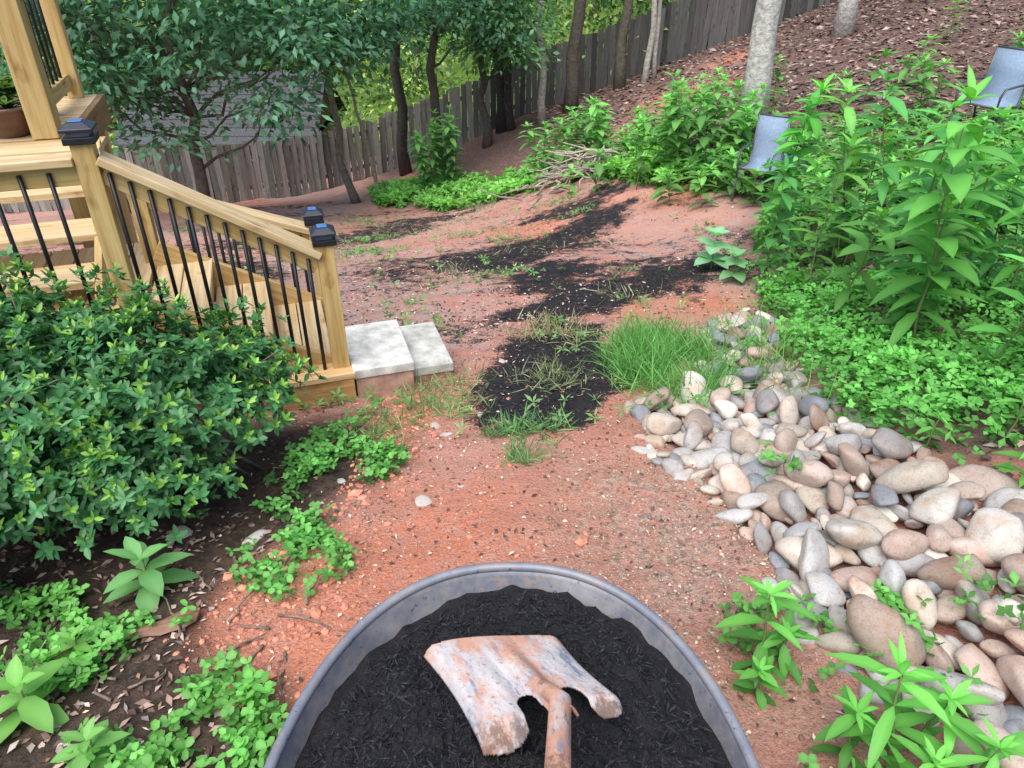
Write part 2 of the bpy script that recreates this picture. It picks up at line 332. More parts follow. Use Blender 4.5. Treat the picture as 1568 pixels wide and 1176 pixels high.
# ------------------------------------------------------------------ wheelbarrow
wb=bpy.data.objects.new('wheelbarrow',None);link(wb)
nth=120;th=np.arange(nth)*2*math.pi/nth
def ring(sc,cy,z,ex=2.25,ax=.345,ay=.51):
    c_,s_=np.cos(th),np.sin(th)
    return np.stack([np.sign(s_)*np.abs(s_)**(2/ex)*ax*sc,cy+np.sign(c_)*np.abs(c_)**(2/ex)*ay*sc,np.full(nth,z)],1)
tr=MB();levels=[(1.0,.46,.60),(.985,.46,.585),(.93,.45,.50),(.86,.44,.42),(.74,.42,.345),(.62,.4,.32),(.3,.4,.315),(.02,.4,.315)]
V=np.concatenate([ring(*l) for l in levels]);F=[]
for k in range(len(levels)-1):
    j=np.arange(nth);F.append(np.stack([k*nth+j,k*nth+(j+1)%nth,(k+1)*nth+(j+1)%nth,(k+1)*nth+j],1))
tr.add(V,F,(.17,.18,.215))
tube(tr,ring(1.0,.46,.60),.0085,10,(.20,.215,.27),closed=True)
m,nt,b,o=mat('painted_steel');tcs=nt.nodes.new('ShaderNodeTexCoord').outputs['Object'];a=nd(nt,'ShaderNodeAttribute',attribute_name='col')
q=noise(nt,tcs,9,6,.7);q2=noise(nt,tcs,60,4,.7)
c=mixc(nt,ramp(nt,q,.42,.68),a.outputs['Color'],(.34,.33,.35));c=mixc(nt,math_(nt,'MULTIPLY',ramp(nt,q2,.52,.66),.6),c,(.34,.26,.22));c=mixc(nt,ramp(nt,q2,.38,.3),c,(.06,.06,.07))
nt.links.new(c,b.inputs['Base Color']);b.inputs['Metallic'].default_value=.15;b.inputs['Roughness'].default_value=.5;bump(nt,q2,.15,.002,b)
STEEL=m
t_=tr.build('tray',STEEL,True,wb);sm=t_.modifiers.new('s','SOLIDIFY');sm.thickness=.0025
wf=MB()
gz=h1(0,.9)
for sx in(-1,1):
    tube(wf,[(sx*.06,.95,gz+.2),(sx*.14,.6,.29),(sx*.22,.1,.33),(sx*.28,-.45,.55),(sx*.29,-.65,.6)],.017,10,(.05,.05,.055))
    tube(wf,[(sx*.2,.2,.31),(sx*.24,.12,.15),(sx*.24,.05,h1(sx*.24,.0)+.01),(sx*.24,-.08,h1(sx*.24,-.05)+.01),(sx*.23,-.1,.35)],.013,8,(.05,.05,.055))
wf.build('frame',STEEL,True,wb)
wh=MB();wc=np.array((0,.95,gz+.19));a_=np.arange(32)*2*math.pi/32
tube(wh,wc+np.stack([0*a_,np.cos(a_)*.15,np.sin(a_)*.15],1),.042,12,(.015,.015,.015),closed=True)
tube(wh,[wc+np.array((-.07,0,0)),wc+np.array((.07,0,0))],.012,8,(.1,.1,.1))
for k in range(6):
    w_=k*math.pi/3;tube(wh,[wc,wc+np.array((0,math.cos(w_)*.12,math.sin(w_)*.12))],.01,6,(.3,.05,.03))
wh.build('wheel',STEEL,True,wb)
mu=MB();nr=90;r_=np.linspace(0,1,nr)
def mz(x,y):
    rr=np.clip(np.hypot(x/.335,(y-.46)/.5),0,1.05)
    return .556+.076*(1-rr**2.6)+(fbm(x,y,9,41,5)-.5)*.07+(fbm(x,y,60,45,2)-.5)*.02-.02*np.clip(np.abs(x)/.33-.7,0,1)
base=ring(.972,.457,0)
V=[]
for r in r_:
    p=base*np.array([r,r,0])+np.array([0,.457*(1-r),0]);p[:,2]=mz(p[:,0],p[:,1]);V.append(p)
V=np.concatenate(V);F=[]
for k in range(nr-1):
    j=np.arange(nth);F.append(np.stack([k*nth+j,(k+1)*nth+j,(k+1)*nth+(j+1)%nth,k*nth+(j+1)%nth],1))
mu.add(V,F,(.015,.0148,.0175))
n=17000;r=np.sqrt(rng.uniform(0,.95,n));t=rng.uniform(0,6.283,n);px=r*.32*np.sin(t);py=.457+r*.48*np.cos(t)
P=np.stack([px,py,mz(px,py)+.001],1);D=nrm(np.stack([rng.normal(0,1,n),rng.normal(0,1,n),rng.normal(0,.4,n)],1))
Nn=nrm(np.stack([rng.normal(0,.5,n),rng.normal(0,.5,n),np.ones(n)],1))
leaves(mu,P,D,Nn,rng.gamma(2,.005,n)+.003,rng.uniform(.001,.005,n),np.array((.014,.0138,.0165))*rng.uniform(.4,3.0,(n,1)),False,.05,.5)
MULCH=colmat('mulch',.8,0,150,.6,1.0,.008,.35)
mu.build('mulch_load',MULCH,False,wb)
# shovel
sh=bpy.data.objects.new('shovel',None);link(sh)
FL,FR,BL,BR=[np.array(p) for p in((-.137,.752),(.073,.778),(-.045,.60),(.15,.655))]
nu,nv=150,130;U_,V_=np.meshgrid(np.linspace(0,1,nu),np.linspace(0,1.2,nv))
def shp(U,Vv):
    Uc=.5+(U-.5)*(1-.06*np.sin(np.clip(Vv,0,1)*3.14))
    xy=(FL*(1-Uc)[...,None]+FR*Uc[...,None])*(1-Vv)[...,None]+(BL*(1-Uc)[...,None]+BR*Uc[...,None])*Vv[...,None]
    e=np.abs(2*U-1)
    z=.645+.026*Vv+.014*(1-e**2)-.014*np.clip((e-.88)/.12,0,1)**1.5+.022*np.exp(-((U-.53)/.06)**2)*np.clip(Vv,0,1.2)**1.5-.009*np.exp(-((e-.28)/.12)**2)*Vv
    z+=.005*np.sin(U*5+1)*(1-Vv)
    z-=.42*np.clip(Vv-1.0,0,1)**1.25*(np.abs(U-.53)>.12)
    return np.concatenate([xy,z[...,None]],-1)
S=shp(U_,V_)
uc=(U_[:-1,:-1]+U_[1:,1:])/2;vc_=(V_[:-1,:-1]+V_[1:,1:])/2
rd=lambda cu,w,lim:vc_<lim-.07*(np.abs(uc-cu)/w)**3
tabL=(uc<.31)&rd(.15,.16,1.14);tabR=(uc>.775)&rd(.89,.115,1.12);neck=(np.abs(uc-.53)<.07+.06*np.clip(1.0-vc_,0,1))
c1=((uc-.385)/.085)**2+((vc_-.95)/.15)**2<1;c2=((uc-.685)/.09)**2+((vc_-.95)/.15)**2<1
keep=((vc_<.97)&~c1&~c2)|tabL|tabR|neck
keep&=~((uc>.31)&(uc<.775)&(vc_>.95)&~neck)
keep&=~((vc_<.03*(np.abs(uc*2-1))**6))
fi=np.arange(nu*nv).reshape(nv,nu);F=np.stack([fi[:-1,:-1],fi[:-1,1:],fi[1:,1:],fi[1:,:-1]],-1)[keep]
Rr=np.clip((V_-.85)/.3,0,1)*.55+np.clip((np.abs(2*U_-1)-.94)/.06,0,1)*.25
Gg=np.clip(1-V_/.35,0,1)*.35+np.exp(-((U_-.5-.1*V_)/.14)**2)*np.clip(V_*1.3,0,1)*.45
sb=MB();sb.add(S.reshape(-1,3),F,np.stack([Rr.ravel(),Gg.ravel(),V_.ravel()],1),np.stack([V_.ravel()*.17,U_.ravel()*.21,0*U_.ravel()],1))
m,nt,b,o=mat('worn_shovel_metal');ac=nd(nt,'ShaderNodeAttribute',attribute_name='col');ag=nd(nt,'ShaderNodeAttribute',attribute_name='gr')
sx_=nt.nodes.new('ShaderNodeSeparateColor');nt.links.new(ac.outputs['Color'],sx_.inputs[0]);g_=ag.outputs['Vector']
mp2=nt.nodes.new('ShaderNodeMapping');mp2.inputs['Scale'].default_value=(10,30,10);nt.links.new(g_,mp2.inputs[0])
mp3=nt.nodes.new('ShaderNodeMapping');mp3.inputs['Scale'].default_value=(14,20,10);mp3.inputs['Location'].default_value=(3,5,0);nt.links.new(g_,mp3.inputs[0])
q1=noise(nt,mp2.outputs[0],1,7,.72);q2=noise(nt,g_,30,6,.75);q3=noise(nt,mp3.outputs[0],1,7,.72);q4=noise(nt,g_,110,5,.7)
c=mixc(nt,ramp(nt,q1,.38,.60),(.60,.54,.52),(.38,.38,.42))
c=mixc(nt,math_(nt,'MULTIPLY',ramp(nt,q1,.53,.60),.75),c,(.13,.16,.24))
oz=ramp(nt,math_(nt,'ADD',q3,math_(nt,'MULTIPLY',sx_.outputs[1],.45)),.52,.66)
c=mixc(nt,math_(nt,'MULTIPLY',oz,.85),c,(.56,.27,.17))
c=mixc(nt,math_(nt,'MULTIPLY',ramp(nt,math_(nt,'ADD',q2,math_(nt,'MULTIPLY',sx_.outputs[0],.4)),.62,.72),.85),c,(.19,.11,.08))
c=mixc(nt,math_(nt,'MULTIPLY',ramp(nt,q4,.57,.66),.6),c,(.12,.085,.075))
nt.links.new(c,b.inputs['Base Color']);b.inputs['Roughness'].default_value=.65;b.inputs['Specular IOR Level'].default_value=.3;bump(nt,math_(nt,'ADD',q2,q4),.35,.003,b)
SHM=m
bl=sb.build('blade',SHM,True,sh,True);sm=bl.modifiers.new('s','SOLIDIFY');sm.thickness=.004
sk=MB()
p0=shp(np.array([.53]),np.array([.7]))[0];p1=shp(np.array([.53]),np.array([1.08]))[0]
tube(sk,[p0+(0,0,-.008),(p0+p1)/2+(0,0,-.003),p1+(0,0,0),(.056,.52,.72),(.055,.40,.765)],[.006,.012,.015,.0165,.018],16,(.2,.35,.5))
sk.build('socket',SHM,True,sh,True)
hd=MB();tube(hd,[(.056,.43,.753),(.05,.1,.86),(.05,-.5,1.02)],.016,14,(.5,.33,.15));hd.build('handle',WOOD,True,sh,True)
# ------------------------------------------------------------------ deck stairs
ds=bpy.data.objects.new('wooden_deck_stairs',None);link(ds)
O=np.array((-.90,3.36));Dv=nrm(np.array((-.88,-.28)));Wv=np.array((Dv[1],-Dv[0]))
if Wv[1]<0:Wv=-Wv
def S3(d,w,z): p=O+Dv*d+Wv*w;return np.array((p[0],p[1],z))
D3=np.array((*Dv,0));W3=np.array((*Wv,0));Z3=np.array((0,0,1.))
pine=np.array((.64,.48,.21));pine2=np.array((.72,.58,.36))
wd=MB()
def sbox(d0,d1,w0,w1,z0,z1,col=pine,mb=None):
    box(mb or wd,S3((d0+d1)/2,(w0+w1)/2,(z0+z1)/2),D3*(d1-d0)/2,W3*(w1-w0)/2,Z3*(z1-z0)/2,col*rng.uniform(.85,1.1))
def post(d,w,z0,z1,s=.085): sbox(d-s/2,d+s/2,w-s/2,w+s/2,z0,z1)
caps=MB()
def capm(d,w,z,s=.056):
    box(caps,S3(d,w,z+.012),D3*s,W3*s,Z3*.014,(.02,.022,.028))
    box(caps,S3(d,w,z+.036),D3*s*.72,W3*s*.72,Z3*.011,(.12,.15,.2))
    b0=S3(d,w,z+.047);V=[b0+D3*s*1.05*i+W3*s*1.05*j for i,j in((-1,-1),(1,-1),(1,1),(-1,1))];V2=[b0+Z3*.012+D3*s*1.05*i+W3*s*1.05*j for i,j in((-1,-1),(1,-1),(1,1),(-1,1))]
    V3=[b0+Z3*.034+D3*s*.5*i+W3*s*.5*j for i,j in((-1,-1),(1,-1),(1,1),(-1,1))]
    F=[(3,2,1,0)]+[(i,(i+1)%4,4+(i+1)%4,4+i) for i in range(4)]+[(4+i,4+(i+1)%4,8+(i+1)%4,8+i) for i in range(4)]
    caps.add(V+V2+V3,[np.array(F),np.array([(8,9,10,11)])],(.03,.035,.05))
    box(caps,b0+Z3*.036,D3*s*.42,W3*s*.42,Z3*.003,(.10,.22,.5))
post(0,0,-.56,.30);capm(0,0,.30)
post(.90,0,-.7,.84);capm(.90,0,.84,.06)
post(.0,.88,-.8,.10);capm(0,.88,.10)
post(.90,.88,-.8,.44)
bal=MB()
def rail(w,za,zb,d0=.045,d1=.855,nb=12):
    beam(wd,S3(d0,w,za),S3(d1,w,zb),.038,.085,pine)
    beam(wd,S3(d0-.02,w,za+.061),S3(d1+.0,w,zb+.061),.125,.034,pine2)
    beam(wd,S3(d0,w,za-.66),S3(d1,w,zb-.66),.038,.085,pine)
    for k in range(nb):
        t=(k+.6)/nb;d=d0+(d1-d0)*t;z=za+(zb-za)*t
        tube(bal,[S3(d,w-.03,z-.72),S3(d,w-.03,z+.02)],.0095,8,(.012,.012,.014))
rail(0,.19,.71);rail(.88,.0,.32,nb=11)
beam(wd,S3(.945,0,.71),S3(3.0,0,.71),.038,.085,pine);beam(wd,S3(.945,0,.771),S3(3.0,0,.771),.125,.034,pine2)
beam(wd,S3(.945,0,.06),S3(3.0,0,.06),.038,.085,pine)
for k in range(18): tube(bal,[S3(1.05+k*.108,-.03,.0),S3(1.05+k*.108,-.03,.73)],.0095,8,(.012,.012,.014))
post(2.2,0,-.7,.84)
for k in range(3):
    z=-.36+k*.165;d0=.05+k*.28
    sbox(d0-.02,d0+.125,.03,.83,z-.036,z,pine2);sbox(d0+.131,d0+.27,.03,.83,z-.036,z,pine2)
    sbox(d0+.0,d0+.022,.05,.82,z-.165,z-.038,pine)
for w in(.047,.812):
    beam(wd,S3(.02,w,-.49),S3(.90,w,.0),.036,.24,np.array((.62,.44,.2)))
sbox(-.05,.36,-.11,-.05,-.60,-.41,np.array((.72,.44,.20)));sbox(-.06,.37,-.115,.03,-.408,-.375,np.array((.74,.53,.29)))
for k in range(9): sbox(.9+k*.145,.9+k*.145+.139,.05,1.2,-.06,-.024,pine2)
sbox(.9,2.3,.04,.075,-.25,-.062)
for k in range(4):
    z=.11+k*.15;w0=.32+k*.26
    sbox(1.06,2.4,w0,w0+.135,z-.036,z,pine2);sbox(1.06,2.4,w0+.141,w0+.27,z-.036,z,pine2)
for d in(1.08,1.7,2.38): beam(wd,S3(d,.25,-.05),S3(d,1.25,.5),.036,.2,pine)
for k in range(9): sbox(1.28,2.9,1.38+k*.145,1.38+k*.145+.139,.53,.566,pine2)
sbox(1.28,2.9,1.34,1.375,.34,.564,np.array((.42,.27,.12)));sbox(1.24,1.278,1.34,2.7,.38,.564,np.array((.32,.21,.10)))
post(1.32,1.45,-.9,.34);post(1.32,2.6,-1.4,.34)
post(1.36,1.42,.568,3.0,.135);post(1.46,2.0,.568,3.0,.09);post(1.4,2.6,.568,3.0,.09)
beam(wd,S3(1.42,1.5,1.4),S3(1.42,2.55,1.4),.04,.09,pine);beam(wd,S3(1.42,1.5,.68),S3(1.42,2.55,.68),.04,.09,pine)
for k in range(8):tube(bal,[S3(1.42,1.56+k*.12,.68),S3(1.42,1.56+k*.12,1.4)],.0095,8,(.012,.012,.014))
w_=wd.build('wood_frame',WOOD,False,ds,True);bevel(w_,.004)
BLK=colmat('black_metal',.4,.3,30,.2,0)
bal.build('balusters',BLK,True,ds);cp=caps.build('post_caps',BLK,False,ds);bevel(cp,.003)
cst=bpy.data.objects.new('concrete_block_step',None);link(cst)
cb=MB();bb=MB()
sbox(-.37,-.05,-.10,.42,-.425,-.37,np.array((.58,.57,.53)),cb)
sbox(-.60,-.375,-.02,.50,-.515,-.46,np.array((.58,.57,.52)),cb)
for k in range(2): sbox(-.365,-.06,-.09+k*.25,-.09+k*.25+.243,-.70,-.428,np.array((.46,.29,.22)),bb)
for k in range(2): sbox(-.59,-.378,-.01+k*.245,-.01+k*.245+.238,-.78,-.518,np.array((.42,.25,.18)),bb)
CON=colmat('concrete',.9,0,14,.42,.5,.004)
q=cb.build('concrete_slabs',CON,False,cst);bevel(q,.006);q=bb.build('bricks',CON,False,cst);bevel(q,.006)
pbw=bpy.data.objects.new('planter_bowl',None);link(pbw)
c0=S3(1.56,1.52,.568);prof=[(.0,.0),(.085,.0),(.10,.02),(.15,.09),(.175,.15),(.19,.155),(.19,.17),(.17,.17),(.155,.13),(.0,.12)]
bo=MB();na=40;V=np.array([[c0[0]+r*math.cos(t),c0[1]+r*math.sin(t),c0[2]+z] for r,z in prof for t in np.arange(na)*2*math.pi/na])
F=[]
for k in range(len(prof)-1):
    j=np.arange(na);F.append(np.stack([k*na+j,k*na+(j+1)%na,(k+1)*na+(j+1)%na,(k+1)*na+j],1))
bo.add(V,F,(.15,.08,.055));bo.build('bowl',colmat('glazed_brown',.35,0,12,.3,0),True,pbw)
pp=MB();rosettes(pp,c0+rng.normal(0,.06,(40,3))*np.array([1,1,.6])+np.array([0,0,.2]),np.tile([0,0,1.],(40,1)),5,.08,.035,.5,(.09,.17,.04));pp.build('bowl_plant',LEAF,True,pbw)
# ------------------------------------------------------------------ fence
fp=[(-16,16.3),(-9,17.4),(-5.6,18),(-3.1,19),(.26,19.5),(4.5,20),(6.8,20.5),(12,21.5),(18,23)]
fe=MB();fx=np.array([p[0] for p in fp]);fy=np.array([p[1] for p in fp]);x=-15.5
while x<17:
    y=np.interp(x,fx,fy);z=h1(x,y);hh_=1.42+rng.normal(0,.03);g=rng.uniform(.6,1.25)
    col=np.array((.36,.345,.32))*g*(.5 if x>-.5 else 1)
    if rng.uniform()<.15:col=col*np.array((.55,.58,.55))
    t=rng.normal(0,.012)
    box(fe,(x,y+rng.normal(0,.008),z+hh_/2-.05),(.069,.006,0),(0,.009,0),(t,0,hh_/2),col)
    x+=.146
for a,b2 in zip(fp[:-1],fp[1:]):
    k=max(2,int(math.dist(a,b2)/2.2))
    for i in range(k):
        p=np.array(a)+(np.array(b2)-np.array(a))*i/k;q=np.array(a)+(np.array(b2)-np.array(a))*(i+1)/k
        for hz in(.3,1.1): beam(fe,(p[0],p[1]+.04,h1(*p)+hz),(q[0],q[1]+.04,h1(*q)+hz),.04,.09,(.16,.14,.12))
        box(fe,(p[0],p[1]+.11,h1(*p)+.65),(.05,0,0),(0,.05,0),(0,0,.75),(.17,.15,.13))
fe.build('wooden_privacy_fence',FWOOD,False,None,True)
# ------------------------------------------------------------------ shed beyond fence
sd_=bpy.data.objects.new('neighbor_shed',None);link(sd_)
w=MB();gz=-5.6;SX=1.3
box(w,(-9.2+SX,22.2,gz+.9),(2.4,0,0),(0,1.8,0),(0,0,1.3),(.26,.14,.10))
for xx in(-10.4+SX,-8.2+SX):
    box(w,(xx,20.38,gz+1.35),(.35,0,0),(0,.02,0),(0,0,.35),(.5,.5,.48));box(w,(xx,20.355,gz+1.35),(.3,0,0),(0,.02,0),(0,0,.3),(.05,.06,.07))
w.build('walls',colmat('siding',.8,0,8,.2,.2),False,sd_)
rf=MB();e0=gz+2.15;rg=e0+1.5
for r_i in range(9):
    t0=r_i/9;t1=(r_i+1.12)/9
    for s in(-1,1):
        y0=22.2+s*(2.15*(1-t0));y1=22.2+s*(2.15*(1-t1)) if t1<1 else 22.2;z0=e0+(rg-e0)*t0+.03;z1=e0+(rg-e0)*min(t1,1)
        V=[(-11.9+SX,y0,z0),(-6.5+SX,y0,z0),(-6.5+SX,y1,z1),(-11.9+SX,y1,z1),(-11.9+SX,y0,z0-.04),(-6.5+SX,y0,z0-.04)]
        rf.add(V,np.array([(0,1,2,3),(4,5,1,0)]),np.array((.075,.077,.085))*rng.uniform(.8,1.25))
rf.add([(-11.6+SX,20.4,e0-.1),(-11.6+SX,24,e0-.1),(-11.6+SX,22.2,rg-.05),(-6.8+SX,20.4,e0-.1),(-6.8+SX,24,e0-.1),(-6.8+SX,22.2,rg-.05)],np.array([(0,2,1),(3,4,5)]),(.2,.11,.08))
rf.build('shingle_roof',colmat('shingles',.9,0,25,.45,.4),False,sd_)
# ------------------------------------------------------------------ trees
def branchpts(p,q,n=6,w=.1):
    p=np.array(p,float);q=np.array(q,float);t=np.linspace(0,1,n)[:,None];L=np.linalg.norm(q-p)
    b=p+(q-p)*t;b[1:-1]+=rng.normal(0,w*L/n,(n-2,3));return b
def crown(lb,centers,nl,L,W,col,spread,flat=.45,sun=.8):
    for c in centers:
        c=np.array(c);n=int(nl*rng.uniform(.6,1.3))
        P=c+rng.normal(0,1,(n,3))*np.array([spread,spread,spread*flat])
        D=nrm(nrm(P-c)*np.array([1,1,.3])+rng.normal(0,.45,(n,3))+np.array([0,0,-.25]))
        Nn=nrm(np.array([0,0,1.])+rng.normal(0,.45,(n,3)))
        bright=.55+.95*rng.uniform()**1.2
        cc=np.array(col)*bright*(1+rng.uniform(-.3,.3,(n,1)))*(1+np.clip((P[:,2:3]-c[2])/spread*.25,-.3,.5)*sun)  # leaves high in a cluster are coloured lighter, as if sunlit
        leaves(lb,P,D,Nn,L*rng.uniform(.7,1.25,n),W*rng.uniform(.8,1.2,n),cc,False,.2,.3)
def tree(name,base,top,r0,r1,cen,rad,ncl,nl,L,W,col,spread=.35,bark=(.16,.14,.12),w=.15,sides=12,gap=None):
    e=bpy.data.objects.new(name,None);link(e)
    bx,by=base;bz=h1(bx,by)-.1
    pts=branchpts((bx,by,bz),top,12,w);rad_=np.linspace(r0,r1,12);rad_[0]*=1.35;rad_[1]*=1.08
    tb=MB();tube(tb,pts,rad_,sides,bark)
    cen=np.array(cen);rad=np.array(rad);cs=[]
    for k in range(ncl):
        d=nrm(rng.normal(0,1,3));c=cen+d*rad*rng.uniform(.35,1)**.6
        if c[2]<(bz+.5):c[2]=bz+.5+rng.uniform(0,.5)
        if gap and gap(c):continue
        cs.append(c)
        if k%2==0:
            zz=min(max(c[2]-.5*np.linalg.norm(c[:2]-pts[6,:2]),pts[2,2]),pts[-1,2]);i=int(np.argmin(abs(pts[:,2]-zz)))
            bp=branchpts(pts[i],c,6,.25);tube(tb,bp,np.linspace(max(rad_[i]*.35,.012),.006,6),6,np.array(bark)*.8)
    tb.build('trunk_and_limbs',BARK,True,e)
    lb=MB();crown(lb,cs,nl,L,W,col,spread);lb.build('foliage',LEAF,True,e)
BG=np.array((.10,.25,.145))
gp=lambda c:(abs(c[0]+4.85)<.6 and c[2]<-.5)
tree('shade_tree',(-5.9,13.6),(-5.4,13.2,2.2),.12,.04,(-5.4,13,.2),(2.7,1.8,1.9),105,85,.17,.085,BG,.38,(.12,.1,.085),gap=gp)
tree('shade_tree',(-3.4,15.9),(-3.9,15.3,2.4),.09,.03,(-3.9,15.2,.5),(2.0,1.5,1.65),68,80,.17,.085,BG,.38,(.2,.18,.15))
tree('shade_tree',(-7.8,14.5),(-8.2,14,2.4),.14,.04,(-7.6,14,.3),(2.0,1.6,1.9),55,80,.17,.085,BG*.9,.4,gap=lambda c:(c[0]>-6.2 and c[2]<-.5))
tree('understory_tree',(-1.7,17.6),(-1.9,17.4,3),.12,.04,(-1.3,17.3,.3),(1.6,1.2,1.2),42,80,.16,.08,BG*.9,.35,(.1,.085,.07))
tree('understory_tree',(-.6,18.2),(-1.0,18,3),.1,.04,(-.2,17.6,-.4),(.9,.8,.9),24,80,.16,.08,(.13,.27,.13),.3,(.1,.085,.07))
tree('understory_tree',(.75,18.2),(.45,18,4),.085,.05,(1.0,18,2.6),(1.5,1.5,1.0),26,60,.16,.07,(.12,.26,.08),.35,(.42,.39,.33))
tree('understory_sapling',(-2.9,16.1),(-3.5,15.6,.6),.045,.02,(-3.4,15.6,-.4),(.9,.7,.6),14,70,.15,.07,BG,.3,(.36,.32,.26),.05)
for (x,y,r,b_) in[(1.4,18.6,.15,(.12,.10,.08)),(2.6,19.0,.12,(.14,.12,.09)),(3.15,18.7,.07,(.5,.47,.4)),(3.4,18.9,.05,(.55,.5,.43)),(-2.6,18.2,.13,(.08,.07,.06)),(8.9,17.6,.08,(.36,.33,.28)),(9.2,17.4,.06,(.36,.33,.28)),(-.2,19.0,.16,(.05,.045,.04)),(.0,18.7,.09,(.06,.05,.045)),(4.9,20.4,.1,(.09,.075,.06)),(5.9,21,.1,(.09,.075,.06))]:
    tree('slender_tree',(x,y),(x+rng.normal(0,.25),y,5),r,r*.6,(x,y,4.6),(1.3,1.3,1.0),9,60,.18,.08,(.11,.24,.07),.4,b_,.08)
tree('hill_tree',(3.5,11.2),(3.4,11.2,6.5),.175,.13,(3.4,11.2,7.2),(2.0,1.8,1.2),20,60,.18,.08,(.08,.18,.05),.45,(.50,.47,.44),.03,20)
tree('hill_tree',(6.75,16.6),(6.7,16.5,7),.17,.12,(6.7,16.5,7.5),(2.0,1.8,1.2),20,60,.18,.08,(.08,.18,.05),.45,(.50,.47,.44),.03,20)
dt=bpy.data.objects.new('distant_woodland',None);link(dt)
tb=MB();lb=MB()
for k in range(60):
    x=rng.uniform(-34,12);y=rng.uniform(24,46);
    if -12.5<x<-4 and y<27:continue
    z=h1(x,y);r=rng.uniform(.08,.22)
    tube(tb,branchpts((x,y,z-.2),(x+rng.normal(0,.5),y,z+10),8,.12),np.linspace(r,r*.6,8),8,np.array((.08,.07,.06))*rng.uniform(.6,1.6))
def gcol():  # dark to yellow-green leaf tones; the bright ones have sunlight painted in
    br=rng.uniform();return np.array((.08,.19,.07)) if br<.45 else (np.array((.19,.34,.09)) if br<.78 else np.array((.46,.58,.19)))
for k in range(150):
    x=rng.uniform(-15,9);y=rng.uniform(20.6,24)+max(0,x)*.08
    if -11.5<x<-4.6:continue
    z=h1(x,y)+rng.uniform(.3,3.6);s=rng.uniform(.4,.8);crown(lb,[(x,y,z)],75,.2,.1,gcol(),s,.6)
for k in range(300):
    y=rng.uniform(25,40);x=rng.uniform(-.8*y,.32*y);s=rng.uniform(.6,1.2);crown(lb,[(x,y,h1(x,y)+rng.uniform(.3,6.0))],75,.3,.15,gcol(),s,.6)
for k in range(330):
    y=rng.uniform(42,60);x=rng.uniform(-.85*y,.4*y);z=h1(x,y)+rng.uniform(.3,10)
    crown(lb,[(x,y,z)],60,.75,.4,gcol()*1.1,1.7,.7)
tb.build('trunks',BARK,True,dt);lb.build('foliage',LEAF,True,dt)
# ------------------------------------------------------------------ shrub
def shrub(name,lobes,nros,L,W,gcol,tipcol,base):
    e=bpy.data.objects.new(name,None);link(e);lb=MB();tb=MB();P=[];U=[];Dp=[]
    tot=sum(l[1][0]*l[1][1] for l in lobes)
    for c,r in lobes:
        n=int(nros*r[0]*r[1]/tot);d=nrm(rng.normal(0,1,(n,3)));d[:,2]=np.where(d[:,2]<-.35,-d[:,2],d[:,2])
        lump=1+.22*np.sin(d[:,0]*9+c[0]*9)*np.sin(d[:,1]*8+c[1]*5)+.18*np.sin(d[:,2]*9+d[:,0]*7)+rng.normal(0,.05,n)
        dep=rng.uniform(.6,1.05,n)**.7*lump;P.append(np.array(c)+d*np.array(r)*dep[:,None]);U.append(nrm(d+np.array([0,0,.8])+rng.normal(0,.35,(n,3))));Dp.append(dep)
    P=np.concatenate(P);U=np.concatenate(U);Dp=np.concatenate(Dp)
    k=P[:,2]>H(P[:,0],P[:,1])+.12;P,U,Dp=P[k],U[k],Dp[k]
    br=np.clip((Dp-.72)/.3,0,1)*np.clip(U[:,2],0,1)  # outer upward leaves lighter, inner ones darker: shade painted into leaf colour
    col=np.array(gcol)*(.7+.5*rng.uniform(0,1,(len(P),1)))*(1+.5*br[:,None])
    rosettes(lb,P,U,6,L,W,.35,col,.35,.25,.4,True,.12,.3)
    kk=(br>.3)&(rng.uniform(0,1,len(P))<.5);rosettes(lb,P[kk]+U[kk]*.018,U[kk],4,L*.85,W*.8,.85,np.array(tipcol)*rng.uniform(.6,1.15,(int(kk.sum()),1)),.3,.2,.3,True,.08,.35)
    lb.build('foliage',LEAFG,True,e)
    for k in range(70):
        b0=np.array(base[k%len(base)]);b0=np.array([b0[0]+rng.normal(0,.06),b0[1]+rng.normal(0,.06),0]);b0[2]=h1(b0[0],b0[1])-.02
        q=P[rng.integers(len(P))];tube(tb,branchpts(b0,q,7,.35),np.linspace(.011,.003,7),6,np.array((.22,.165,.125))*rng.uniform(.6,1.3))
    tb.build('branches',BARK,True,e)
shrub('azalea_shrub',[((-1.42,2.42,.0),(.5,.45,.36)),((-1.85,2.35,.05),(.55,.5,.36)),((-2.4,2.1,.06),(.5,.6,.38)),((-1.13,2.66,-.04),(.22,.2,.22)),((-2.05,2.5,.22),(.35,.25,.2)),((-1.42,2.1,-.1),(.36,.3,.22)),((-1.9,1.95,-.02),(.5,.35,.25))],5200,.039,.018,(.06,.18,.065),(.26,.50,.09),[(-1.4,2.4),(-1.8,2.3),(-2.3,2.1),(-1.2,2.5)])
shrub('azalea_shrub',[((-1.72,1.62,.02),(.14,.12,.08))],40,.05,.02,(.18,.32,.06),(.4,.55,.12),[(-1.8,1.7)])
